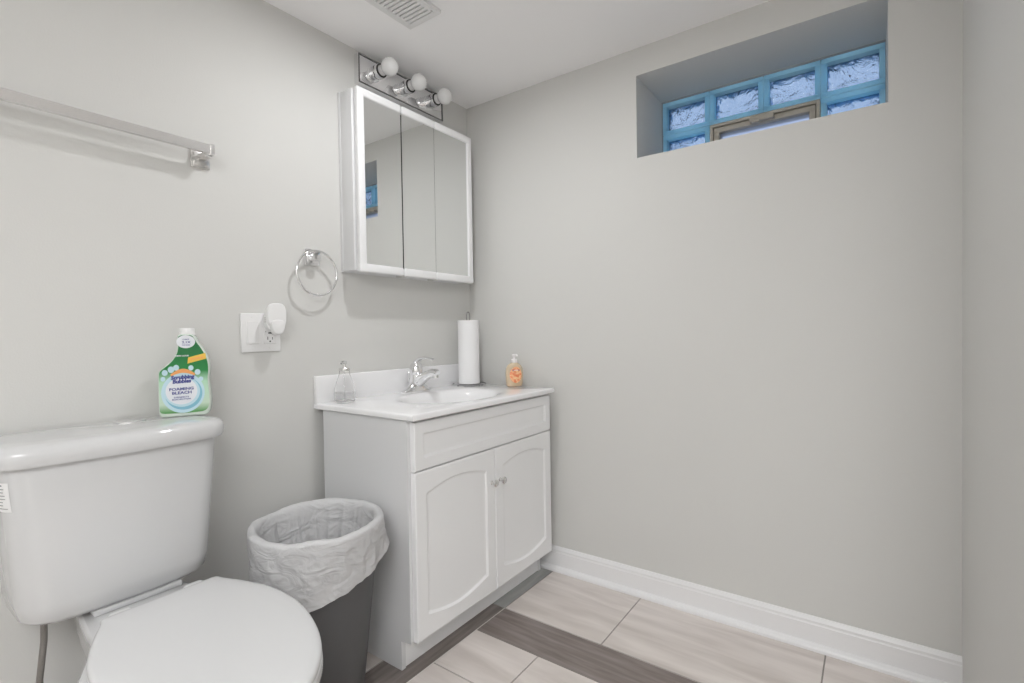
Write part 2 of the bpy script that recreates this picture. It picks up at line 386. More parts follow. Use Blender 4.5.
# ------------------------------------------------------------------ vanity cabinet
def recessed(b, w0, w1, z0, z1, X0, X1, mg, arc, rec=.006, bev=.011, n=20):
    """door slab in the y-z plane with a recessed, optionally barrel-shaped field"""
    def rect(o, x): 
        a, c, e, f = w0+o, w1-o, z0+o, z1-o
        p = [(x, a+(c-a)*i/n, e) for i in range(n)]+[(x, c, e+(f-e)*i/n) for i in range(n)]+[(x, c-(c-a)*i/n, f) for i in range(n)]+[(x, a, f-(f-e)*i/n) for i in range(n)]
        return p
    def inner(o, x):
        a, c, e, f = w0+mg+o, w1-mg-o, z0+mg+o+arc, z1-mg-o-arc
        def s(u): return arc*math.sin(PI*u) if arc else 0
        p = [(x, a+(c-a)*i/n, e-s(i/n)) for i in range(n)]+[(x, c, e+(f-e)*i/n) for i in range(n)]+[(x, c-(c-a)*i/n, f+s(i/n)) for i in range(n)]+[(x, a, f-(f-e)*i/n) for i in range(n)]
        return p
    loft(b, [rect(0, X0), rect(0, X1-.003), rect(.003, X1), inner(0, X1), inner(bev*.55, X1-rec*.85), inner(bev, X1-rec), inner(bev*1.6, X1-rec)])
def vanity():
    y0, y1 = -.8165, -.0455
    t = thing('vanity_cabinet', 'white two-door bathroom vanity cabinet standing beside the trash can', 'vanity cabinet', (.2, (y0+y1)/2, 0))
    O = Vector((-.2, -(y0+y1)/2, 0))
    def add(name, b, m, p=t, **k):
        bmesh.ops.translate(b, verts=b.verts, vec=O); return obj(name, b, m, p, **k)
    side = [(.036, 0), (.405, 0), (.405, .088), (.4465, .094), (.4465, .7545), (.036, .7545)]
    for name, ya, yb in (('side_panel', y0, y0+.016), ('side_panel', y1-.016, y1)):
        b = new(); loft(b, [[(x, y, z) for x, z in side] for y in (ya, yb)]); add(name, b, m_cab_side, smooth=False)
    b = new(); box(b, .386, .402, y0+.0165, y1-.0165, .0015, .094); add('toe_kick', b, m_cab, smooth=False)
    b = new(); box(b, .036, .386, y0+.0165, y1-.0165, .094, .110); box(b, .04, .046, y0+.0165, y1-.0165, .11, .7545); add('cabinet_body', b, m_cab_side, smooth=False)
    b = new()
    for za, zb in ((.0945, .135), (.575, .625), (.715, .7545)): box(b, .4285, .4462, y0+.0165, y1-.0165, za, zb)
    for ya, yb in ((y0+.0165, y0+.04), (y1-.04, y1-.0165), ((y0+y1)/2-.02, (y0+y1)/2+.02)): box(b, .4285, .4460, ya, yb, .13, .72)
    add('face_frame', b, m_cab, smooth=False)
    X0, X1 = .4475, .4656
    b = new(); recessed(b, y0+.011, y1-.003, .6015, .747, X0, X1, .036, 0, .006, .012); add('false_drawer_front', b, m_cab, ang=20)
    ym = -.4255
    for a, c, kn in ((y0+.011, ym-.0012, ym-.021), (ym+.0012, y1-.003, ym+.027)):
        b = new(); recessed(b, a, c, .0955, .5975, X0, X1, .044, .024, .006, .012); d = add('door', b, m_cab, ang=20)
        b = new(); n = 24
        pr = [(X1-.001, .007), (X1+.002, .007), (X1+.004, .0045), (X1+.010, .0045), (X1+.013, .0085), (X1+.018, .012), (X1+.022, .012), (X1+.025, .008), (X1+.026, .0005)]
        loft(b, [[(x, kn+r*math.cos(2*PI*k/n), .4815+r*math.sin(2*PI*k/n)) for k in range(n)] for x, r in pr]); add('knob', b, m_brushed, d, label='small round brushed metal knob')
vanity()

# ------------------------------------------------------------------ countertop with integral basin
def countertop():
    x0, x1, y0, y1, zt = .0, .485, -.8285, -.0415, .775
    t = thing('vanity_countertop', 'white glossy vanity top with moulded oval basin and low backsplash', 'countertop', (.24, (y0+y1)/2, .7545))
    O = Vector((-.24, -(y0+y1)/2, -.7545))
    b = new(); n = 96; cx, cyy = .272, -.432; rx, ry = .150, .215
    def rect(o, z, xa=x0):
        p = []
        for k in range(n):
            a = 2*PI*k/n; dx, dy = math.cos(a), math.sin(a)
            s = 1e9
            for lim, d, c in ((x1-o, dx, cx), (x0, dx, cx), (y1-o, dy, cyy), (y0+o, dy, cyy)):
                if abs(d) > 1e-9:
                    q = (lim-c)/d
                    if q > 0: s = min(s, q)
            p.append(Vector((cx+dx*s, cyy+dy*s, z)))
        # snap the nearest samples to the true corners
        for X_ in (x0, x1-o):
            for Y_ in (y0+o, y1-o):
                i = min(range(n), key=lambda k: (p[k].x-X_)**2+(p[k].y-Y_)**2); p[i] = Vector((X_, Y_, z))
        return p
    def ell(f, z, sh=0): return [Vector((cx+sh+rx*f*math.cos(2*PI*k/n), cyy+ry*f*math.sin(2*PI*k/n), z)) for k in range(n)]
    rings = [rect(.004, .7545), rect(0, .7575), rect(0, zt-.006), rect(.002, zt-.002), rect(.006, zt), ell(1.12, zt), ell(1.08, zt-.0006), ell(1.04, zt-.002), ell(1.0, zt-.0045), ell(.96, zt-.009), ell(.92, zt-.017), ell(.885, zt-.03), ell(.85, zt-.045), ell(.80, zt-.066), ell(.70, zt-.09), ell(.55, zt-.112), ell(.3, zt-.122), ell(.1, zt-.125), ell(.07, zt-.127)]
    loft(b, rings, cap0=False, cap1=True)
    bmesh.ops.translate(b, verts=b.verts, vec=O); obj('counter_slab', b, m_marble, t, ang=40)
    b = new(); box(b, .0005, .0195, y0, y1, zt-.004, .867, .003, 3); bmesh.ops.translate(b, verts=b.verts, vec=O); obj('backsplash', b, m_marble, t)
    b = new(); lathe(b, [(.021, zt-.125), (.021, zt-.123), (.017, zt-.122), (.015, zt-.124), (.004, zt-.1235)], 28, (cx, cyy)); bmesh.ops.translate(b, verts=b.verts, vec=O); obj('drain', b, m_chrome, t)
countertop()
ZC = .7752

# ------------------------------------------------------------------ faucet
def faucet():
    t = thing('faucet', 'chrome single-lever basin faucet with lift rod behind the sink', 'faucet', (.062, -.412, ZC))
    b = new(); n = 40
    def el(rx, ry, z, x=0): return [(x+rx*math.cos(2*PI*k/n), ry*math.copysign(abs(math.sin(2*PI*k/n))**.85, math.sin(2*PI*k/n)), z) for k in range(n)]
    loft(b, [el(.027, .078, 0), el(.028, .079, .003), el(.027, .077, .007), el(.025, .066, .012), el(.0245, .05, .020), el(.0245, .036, .030), el(.0245, .028, .042), el(.0245, .0255, .055), el(.0245, .0245, .066)])
    obj('base', b, m_chrome, t)
    b = new()
    tube(b, [(-.012, 0, .020), (.010, 0, .038), (.036, 0, .054), (.066, 0, .068), (.094, 0, .078), (.112, 0, .078), (.120, 0, .075)], [.024, .026, .0235, .0200, .0175, .0160, .0130], 24, flat=.9)
    tube(b, [(.106, 0, .074), (.108, 0, .058)], [.0125, .0120], 20)
    obj('spout', b, m_chrome, t)
    b = new(); lathe(b, [(.0245, .066), (.0265, .069), (.0270, .084), (.0255, .098), (.0205, .110), (.011, .117), (.002, .119)], 32); 
    tube(b, [(-.014, 0, .094), (.002, 0, .117), (.022, 0, .131), (.048, 0, .136), (.074, 0, .134), (.096, 0, .130)], [.013, .0165, .015, .0115, .0095, .0065], 20, flat=.5)
    obj('lever', b, m_chrome, t)
    b = new(); tube(b, [(-.022, -.016, .006), (-.024, -.017, .07)], .0022, 10); lathe(b, [(.0015, .066), (.005, .070), (.0055, .075), (.003, .081), (.0005, .082)], 16, (-.024, -.017)); obj('lift_rod', b, m_chrome, t)
faucet()

# ------------------------------------------------------------------ paper towels on wire stand
t = thing('paper_towel_holder', 'thin wire paper towel stand holding the roll in the counter corner', 'paper towel holder', (.088, -.117, ZC))
b = new(); R = .074
tube(b, [(R*math.cos(2*PI*k/40), R*math.sin(2*PI*k/40), .0045) for k in range(40)], .0022, 8, closed=True)
tube(b, [(-R, 0, .004), (R, 0, .004)], .0018, 8); tube(b, [(0, -R, .004), (0, R, .004)], .0018, 8)
for a in (0, PI/2, PI, 1.5*PI): lathe(b, [(.004, 0), (.004, .003)], 10, (R*math.cos(a), R*math.sin(a)))
obj('wire_base', b, m_wire, t)
b = new(); pth = [(.0, -.011, .004), (.0, -.011, .305)]+[(0, -.011*math.cos(a), .306+.018*math.sin(a)) for a in [PI*k/10 for k in range(1, 10)]]+[(0, .011, .305), (0, .011, .004)]
tube(b, pth, .0019, 8); obj('wire_post', b, m_wire, t)
t = thing('paper_towel_roll', 'white paper towel roll upright on its wire stand in the corner', 'paper towels', (.088, -.117, ZC+.0072))
b = new(); n = 48; rr = .047
o_ = [[(r*math.cos(2*PI*k/n), r*math.sin(2*PI*k/n), z) for k in range(n)] for r, z in ((.021, .001), (rr-.001, 0), (rr, .001), (rr, .278), (rr-.001, .279), (.021, .278))]
L_ = loft(b, o_, False, False); bridge(b, L_[-1], L_[0])
tube(b, [(rr*math.cos(a)*1.004, rr*math.sin(a)*1.004, .139) for a in (2.0,)]+[(rr*math.cos(2.02)*1.004, rr*math.sin(2.02)*1.004, .139)], .0002, 4)
obj('paper_sheets', b, m_paper, t)
b = new(); L_ = lathe(b, [(.0207, 0), (.0207, .280), (.0190, .280), (.0190, 0)], 32, cap0=False, cap1=False); bridge(b, L_[-1], L_[0]); obj('cardboard_core', b, m_card, t)

# ------------------------------------------------------------------ clear glass dispenser
t = thing('glass_soap_dispenser', 'clear pear-shaped glass pump bottle at the left end of the vanity top', 'soap dispenser', (.082, -.762, ZC))
b = new()
outer = [(.024, .0), (.030, .001), (.0335, .006), (.0352, .018), (.0358, .030), (.0345, .044), (.0305, .060), (.0245, .078), (.0195, .092), (.0170, .102), (.0165, .112)]
inner = [(.0152, .112), (.0155, .102), (.0180, .092), (.0230, .078), (.0290, .060), (.0330, .044), (.0343, .030), (.0337, .018), (.0315, .009), (.024, .006), (.002, .006)]
lathe(b, outer+inner, 40); obj('bottle', b, m_glass, t)
b = new(); lathe(b, [(.002, .0065), (.024, .0065), (.0312, .0095), (.0333, .018), (.0338, .030), (.0336, .034), (.002, .034)], 40); obj('liquid_soap', b, m_liquid, t)
b = new(); lathe(b, [(.0180, .109), (.0180, .116), (.0165, .118), (.007, .119), (.0045, .122), (.0045, .132)], 28); obj('pump_collar', b, m_brushed, t)
b = new(); lathe(b, [(.004, .131), (.0085, .133), (.0088, .139), (.006, .142), (.001, .1425)], 24); tube(b, [(0, 0, .138), (.018, -.022, .139), (.022, -.027, .135)], [.0048, .0042, .0035], 12); obj('pump_head', b, m_clear_plastic, t)
b = new(); tube(b, [(0, 0, .013), (0, 0, .112)], .0022, 10); obj('dip_tube', b, m_clear_plastic, t)

# ------------------------------------------------------------------ lettering
def lettering(name, s, size, m, parent, place, bold=0, thick=.0002, sx=1, shear=0):
    cu = bpy.data.curves.new(name, 'FONT'); cu.body = s; cu.size = size; cu.align_x = 'CENTER'; cu.align_y = 'CENTER'
    cu.extrude = thick; cu.offset = bold; cu.shear = shear; cu.resolution_u = 2
    tmp = bpy.data.objects.new('tmp', cu); COL.objects.link(tmp)
    bpy.context.view_layer.update()
    me = bpy.data.meshes.new_from_object(tmp.evaluated_get(bpy.context.evaluated_depsgraph_get()))
    bpy.data.objects.remove(tmp); bpy.data.curves.remove(cu)
    for v in me.vertices: v.co = Vector(place(v.co.x*sx, v.co.y, v.co.z))
    me.name = name; me.materials.clear(); me.materials.append(m)
    o = bpy.data.objects.new(name, me); COL.objects.link(o); o.parent = parent; return o

# ------------------------------------------------------------------ orange hand soap
def hand_soap():
    rz = .95
    t = thing('hand_soap_bottle', 'small clear hand soap bottle with orange soap at the right end of the vanity top', 'soap bottle', (.302, -.070, ZC), rz)
    # local x = width, local -y = towards the viewer
    m_or = mat('orange_soap', (.98, .60, .24), .08, trans=.3, ior=1.33); m_lab = varied(mat('orange_label', (.85, .3, .1), .5), (.80, .22, .10), (.95, .62, .34), 110, (1, 1, 1), 3, .4, .6)
    b = new(); n = 36
    def el(rx, ry, z): return [(rx*math.cos(2*PI*k/n), ry*math.sin(2*PI*k/n), z) for k in range(n)]
    pr = [(.030, .017, 0), (.035, .020, .003), (.036, .021, .012), (.038, .022, .03), (.0395, .023, .055), (.037, .022, .075), (.030, .019, .089), (.018, .014, .098), (.012, .012, .101), (.012, .012, .108)]
    loft(b, [el(*p) for p in pr]); obj('bottle', b, mat('pale_orange_bottle', (1.0, .90, .70), .10, trans=.5, ior=1.3), t)
    b = new(); loft(b, [el(rx*.9, ry*.9, z) for rx, ry, z in pr[:7]][0:7]); 
    obj('soap_fill', b, m_or, t)
    b = new()
    def fr_(u, v, d): return (u, -(.0232*math.sqrt(max(.05, 1-(u/.0398)**2))+d), v)
    nu, nv = 12, 12; g = {}
    for i in range(nu+1):
        for j in range(nv+1):
            a = -1+2*i/nu; c = -1+2*j/nv
            # disc-mapped square: an oval sticker
            u = a*math.sqrt(1-c*c/2)*.027; v = .050+c*math.sqrt(1-a*a/2)*.034
            g[i, j] = b.verts.new(fr_(u, v, .0003-.0014*abs(c)**2*0))
    for i in range(nu):
        for j in range(nv): b.faces.new((g[i, j], g[i+1, j], g[i+1, j+1], g[i, j+1]))
    lab = obj('front_label', b, m_lab, t, 'orange oval label')
    m_navy = mat('navy_ink', (.04, .05, .2), .5); m_w = mat('white_ink', (.9, .9, .95), .5)
    b = new(); prism(b, [(-.015, .066), (.015, .066), (.015, .073), (-.015, .073)], fr_, .0006, .0010); obj('logo_band', b, m_navy, lab)
    b = new(); prism(b, [(-.011, .0685), (.011, .0685), (.011, .0708), (-.011, .0708)], fr_, .0010, .0012); obj('logo_band_stripe', b, m_w, lab)
    b = new(); lathe(b, [(.0135, .101), (.0135, .113), (.011, .115), (.005, .117), (.0045, .127)], 24); obj('pump_collar', b, mat('white_pump', (.82, .80, .80), .4), t)
    b = new(); lathe(b, [(.004, .126), (.009, .128), (.0095, .134), (.006, .137), (.001, .1375)], 20); tube(b, [(0, 0, .133), (.004, -.020, .134), (.005, -.026, .130)], [.005, .004, .0034], 12); obj('pump_head', b, bpy.data.materials['white_pump'], t)
hand_soap()

# ------------------------------------------------------------------ wall plate, plug-in, towel ring, towel bar
def plate():
    y0, y1, z0, z1 = -1.068, -.944, .957, 1.077
    t = thing('wall_plate', 'white double wall plate with rocker switch and outlet, left of the vanity', 'light switch', (0, (y0+y1)/2, (z0+z1)/2))
    w, h = (y1-y0)/2, (z1-z0)/2
    b = new(); box(b, 0, .0065, -w, w, -h, h, .003, 3); obj('cover_plate', b, m_plate, t)
    b = new(); box(b, .006, .0075, -.047, -.007, -.035, .035, .0008, 1)
    L_ = loft(b, [[(x, y, z) for y, z in ((-.043, -.032), (-.011, -.032), (-.011, .032), (-.043, .032))] for x in (.007, .0085)]); 
    for v in b.verts:
        if v.co.x > .008 and v.co.z < 0: v.co.x += .0012
    obj('rocker_switch', b, m_plate, t, ang=20)
    b = new(); box(b, .006, .0085, .007, .047, -.035, .035, .001, 1); o = obj('outlet', b, m_plate, t)
    b = new(); box(b, .0083, .0087, .018, .020, -.022, -.013); box(b, .0083, .0087, .033, .035, -.022, -.014); lathe_c = (.0083, .0267)
    n = 14; loft(b, [[(x, .0265+.0025*math.cos(2*PI*k/n), -.0275+.0025*math.sin(2*PI*k/n)) for k in range(n)] for x in (.0083, .0087)])
    box(b, .0083, .0092, .021, .032, -.003, .0005); box(b, .0083, .0087, .012, .0145, .002, .004)
    obj('outlet_slots', b, m_black, o)
    for y in (-.027, .027):
        for z in (-.047, .047):
            b = new(); loft(b, [[(x, y+.0025*math.cos(2*PI*k/n), z+.0025*math.sin(2*PI*k/n)) for k in range(n)] for x in (.006, .0072)]); obj('screw', b, m_plate, t)
plate()
def plugin():
    t = thing('plug_in_air_freshener', 'rounded white plug-in air freshener in the wall outlet', 'air freshener', (.0087, -.979, 1.053))
    n = 48
    def sg(v, e): return math.copysign(abs(v)**e, v)
    def sec(x, ry, rt, rb, zc, e=.7): return [(x, ry*sg(math.cos(a), e), zc+(rt if math.sin(a) > 0 else rb)*sg(math.sin(a), e)) for a in [2*PI*k/n for k in range(n)]]
    b = new(); loft(b, [sec(0, .022, .030, .028, 0), sec(.012, .025, .036, .032, 0), sec(.022, .029, .042, .034, .004), sec(.034, .0315, .047, .036, .006), sec(.037, .0315, .047, .036, .006)])
    obj('housing', b, m_plate, t)
    b = new(); loft(b, [sec(.037, .0310, .046, .026, .008, .6), sec(.042, .0305, .0455, .024, .009, .6), sec(.0455, .0285, .043, .022, .009, .6), sec(.047, .024, .037, .017, .009, .6)]); obj('front_cover', b, m_plate, t)
    b = new(); loft(b, [sec(.036, .0215, .012, .036, -.008, .8), sec(.047, .0220, .012, .035, -.009, .8), sec(.0515, .0200, .010, .031, -.009, .8), sec(.053, .015, .006, .024, -.009, .8)]); obj('scent_refill', b, m_plate, t)
    b = new()
    for z in (.0, .006, .012): box(b, .024, .036, -.0322, -.0292, z-.004, z-.0025)
    obj('vent_slots', b, mat('vent_shadow_grey', (.35, .35, .35), .6), t)
plugin()
def towel_ring():
    t = thing('towel_ring', 'chrome towel ring on a square wall mount beside the mirrored cabinet', 'towel ring', (0, -.826, 1.270))
    b = new(); box(b, 0, .010, -.027, .027, -.028, .027, .002, 2); box(b, .009, .017, -.021, .021, -.022, .021, .003, 2); obj('wall_mount', b, m_chrome, t)
    b = new(); box(b, .016, .030, -.013, .013, -.013, .014, .003, 2); box(b, .026, .042, -.015, .015, -.012, .016, .004, 2); obj('post', b, m_chrome, t)
    b = new(); R = .0745; c = -.052-.0; pts = []
    for k in range(64):
        a = 2*PI*k/64; pts.append((.036, R*math.sin(a), -.056+R*math.cos(a)))
    tube(b, pts, .0042, 12, closed=True); obj('ring', b, m_chrome, t)
towel_ring()
def towel_bar():
    t = thing('towel_bar', 'long flat chrome towel bar on the left wall above the toilet', 'towel bar', (0, -1.47, 1.51))
    b = new(); box(b, .052, .062, -.31, .308, .003, .0285, .001, 1); obj('bar', b, m_brushed, t)
    for s in (-.305, .302):
        b = new(); box(b, 0, .007, s-.0245, s+.0245, -.027, .021, .0015, 2); box(b, .006, .012, s-.019, s+.019, -.022, .016, .0015, 2); br = obj('bracket', b, m_brushed, t)
        b = new(); box(b, .011, .060, s-.009, s+.009, -.006, .010, .001, 1); box(b, .046, .065, s+(.003 if s > 0 else -.014), s+(.014 if s > 0 else -.003), .0, .0305, .001, 1); obj('bar_holder', b, m_brushed, br)
towel_bar()

# ------------------------------------------------------------------ toilet
def toilet():
    TC = -1.420
    t = thing('toilet', 'white two-piece toilet with closed lid against the left wall', 'toilet', (.42, TC, 0))
    O = Vector((-.42, -TC, 0))
    def add(name, b, m, p=t, **k):
        bmesh.ops.translate(b, verts=b.verts, vec=O); return obj(name, b, m, p, **k)
    def sec(z, xb, xf, hy, bow, r, n=10, cy=TC):
        """rounded rectangle, front edge bowed out by 'bow'"""
        pts = []
        def cor(cx, cyy, a0):
            for k in range(n+1):
                a = a0+PI/2*k/n; pts.append([cx+r*math.cos(a), cyy+r*math.sin(a)])
        rb = r
        # front-right, back-right, back-left, front-left
        for cx, c, a0 in ((xf-r, cy+hy-r, 0), (xb+.02, cy+hy-.02, PI/2), (xb+.02, cy-hy+.02, PI), (xf-r, cy-hy+r, 1.5*PI)):
            rr_ = r if cx == xf-r else .02
            for k in range(n+1):
                a = a0+PI/2*k/n; pts.append([cx+rr_*math.cos(a), c+rr_*math.sin(a)])
        # subdivide the front edge
        m = 16; a, c = pts[-1], pts[0]
        for k in range(1, m): pts.append([a[0]+(c[0]-a[0])*k/m, a[1]+(c[1]-a[1])*k/m])
        o = []
        for x, y in pts:
            f = max(0, (x-xb)/(xf-xb)); o.append((x+bow*f*(1-((y-cy)/hy)**2), y, z))
        return o
    # tank
    T = [(.424, .045, .165, .140, .010, .045), (.428, .035, .190, .160, .014, .05), (.440, .028, .199, .173, .018, .05), (.47, .025, .2015, .1785, .02, .048), (.58, .022, .2025, .186, .022, .045), (.70, .02, .2035, .195, .023, .04), (.757, .02, .204, .199, .024, .04)]
    b = new(); loft(b, [sec(z, xb, xf, hy, bow, r) for z, xb, xf, hy, bow, r in T]); add('tank', b, m_porc, ang=50)
    LD = [(.7572, .016, .209, .209, .026, .045), (.7580, .013, .214, .215, .026, .047), (.764, .011, .217, .2175, .026, .048), (.780, .010, .2175, .218, .026, .048), (.790, .011, .215, .2165, .026, .048), (.797, .014, .208, .210, .025, .046), (.8005, .022, .195, .198, .023, .04), (.8018, .03, .17, .175, .02, .035)]
    b = new(); loft(b, [sec(z, xb, xf, hy, bow, r) for z, xb, xf, hy, bow, r in LD]); lid = add('tank_lid', b, m_porc, ang=50)
    b = new(); lathe(b, [(.034, .8010), (.034, .8040), (.031, .8060), (.012, .8072), (.002, .8072)], 36, (.062, -1.368), sx=.85); add('flush_button', b, m_chrome, lid)
    b = new()
    box(b, .036, .088, -1.3688, -1.3672, .8050, .8076)
    add('flush_button_split', b, m_chrome, lid)
    # bowl: egg plan with a square rear deck, lofted down to the foot
    def plan(z, xb, xf, hw, hb, cy=-1.403, n=64, xm=.50):
        half = []
        m = n//2
        for k in range(m+1):
            u = k/m
            if u < .2: x = xb+(.27-xb)*(u/.2); y = hb*(.80+.2*(u/.2)**.8)
            else:
                v = (u-.2)/.8; a = v*PI/2
                x = .27+(xf-.27)*math.sin(a)
                if x < xm: q = (x-.27)/(xm-.27); y = hb+(hw-hb)*(3*q*q-2*q**3)
                else: q = (x-xm)/(xf-xm); y = hw*math.sqrt(max(0, 1-q**2.1))
            half.append((x, y))
        c = [(x, cy+y, z) for x, y in half]+[(x, cy-y, z) for x, y in reversed(half[:-1])]
        return c
    B = [(0, .10, .60, .105, .10), (.02, .10, .60, .105, .10), (.06, .11, .585, .098, .09), (.15, .12, .57, .10, .082), (.22, .11, .62, .118, .082), (.29, .08, .70, .146, .09), (.34, .06, .755, .166, .10), (.375, .085, .785, .177, .107), (.395, .10, .793, .181, .110), (.408, .10, .792, .180, .110), (.413, .105, .785, .175, .105)]
    b = new(); loft(b, [plan(z, xb, xf, hw, hb) for z, xb, xf, hw, hb in B]); add('bowl', b, m_porc, ang=60)
    b = new(); box(b, .115, .204, -1.485, -1.315, .4115, .4262, .005, 3); add('tank_pad', b, m_porc)
    # seat ring + cover
    def cov(z, o, n=40):
        K = [(.287, 0), (.2865, .085), (.2875, .104), (.292, .111), (.31, .116), (.36, .138), (.42, .158), (.47, .1675), (.535, .170), (.60, .162), (.677, .140), (.73, .115), (.77, .085), (.80, .048), (.808, 0)]
        pts = []
        # Catmull resample
        P_ = K; res = []
        for i in range(len(P_)-1):
            p0 = P_[max(0, i-1)]; p1 = P_[i]; p2 = P_[i+1]; p3 = P_[min(len(P_)-1, i+2)]
            if i >= len(P_)-2: p3 = (p1[0], -p1[1])
            for s in range(4):
                u = s/4
                f = lambda a, b_, c, d: .5*((2*b_)+(-a+c)*u+(2*a-5*b_+4*c-d)*u*u+(-a+3*b_-3*c+d)*u**3)
                res.append((f(p0[0], p1[0], p2[0], p3[0]), max(0, f(p0[1], p1[1], p2[1], p3[1]))))
        res.append(P_[-1]); res = res[4:] if False else res
        cx = .54
        out_ = []
        for sgn, seq in ((1, res), (-1, list(reversed(res))[1:-1])):
            for x, y in seq:
                d = Vector((x-cx, y*sgn)); l = d.length
                d = d*((l-o)/l)
                X_ = cx+d.x
                out_.append((X_, -1.386-(X_-.29)*.045+d.y, z))
        return out_
    b = new(); loft(b, [cov(.4135, .006), cov(.4145, .001), cov(.418, -.001), cov(.4255, -.001), cov(.428, .002)]); add('seat', b, m_seatp, ang=50)
    b = new(); loft(b, [cov(.4285, .003), cov(.4295, .0), cov(.434, -.001), cov(.4395, 0), cov(.4425, .003), cov(.4445, .008), cov(.446, .02), cov(.4475, .05), cov(.448, .09)]); add('seat_cover', b, m_seatp, ang=50)
    for y_ in (-1.386+.07, -1.386-.07):
        b = new(); box(b, .252, .284, y_-.022, y_+.022, .4125, .4345, .009, 4); add('seat_hinge', b, m_seatp)
    # supply line
    b = new(); tube(b, [(.105, -1.545, .4245), (.105, -1.545, .405)], .0105, 8); s = add('supply_nut', b, m_brushed)
    b = new(); pts = [(.105, -1.545, .407), (.104, -1.546, .36), (.098, -1.549, .32), (.088, -1.552, .27), (.083, -1.553, .22), (.078, -1.55, .18), (.055, -1.545, .15)]
    tube(b, pts, .0062, 12); add('supply_hose', b, mat('braided_steel', (.27, .255, .24), .4, metal=.6, bump=(420, .8, .003)))
    b = new(); tube(b, [(.0005, -1.545, .15), (.06, -1.545, .15)], .011, 14); lathe(b, [(.012, .138), (.012, .165), (.007, .168)], 16, (.055, -1.545)); add('shutoff_valve', b, m_chrome)
    # maker's sticker on the left flank of the tank front
    m_st = mat('sticker_paper', (.78, .78, .78), .6); m_ink = mat('grey_ink', (.30, .30, .30), .6)
    def stk(phi, v, d): # wraps the rounded left corner of the tank front
        lo, hi = ((.58, .022, .2025, .186, .022, .045), (.70, .02, .2035, .195, .023, .04)) if v < .70 else ((.70, .02, .2035, .195, .023, .04), (.757, .02, .204, .199, .024, .04))
        f = (v-lo[0])/(hi[0]-lo[0]); xb, xf, hy, bow, r = [p+(q-p)*f for p, q in zip(lo[1:], hi[1:])]
        cyl = TC-hy+r; a = math.radians(phi)
        x = xf-r+(r+d)*math.cos(a); y = cyl-(r+d)*math.sin(a)
        x += bow*(x-xb)/(xf-xb)*max(0, 1-((y-TC)/hy)**2)
        return (x, y, v)
    def patch(b, p0, p1, z0, z1, d, n=8):
        m = 6
        g = [[b.verts.new(stk(p0+(p1-p0)*i/n, z0+(z1-z0)*j/m, d)) for j in range(m+1)] for i in range(n+1)]
        for i in range(n):
            for j in range(m): b.faces.new((g[i][j], g[i+1][j], g[i+1][j+1], g[i][j+1]))
    b = new(); patch(b, 47, 96, .672, .730, .0012, 14); st = add('sticker', b, m_st)
    b = new(); rnd = random.Random(3)
    for k in range(8):
        z = .7235-.0065*k; patch(b, 92-rnd.uniform(25, 40), 92, z, z+(.0016 if k else .003), .0017)
    add('sticker_print', b, m_ink, st)
toilet()

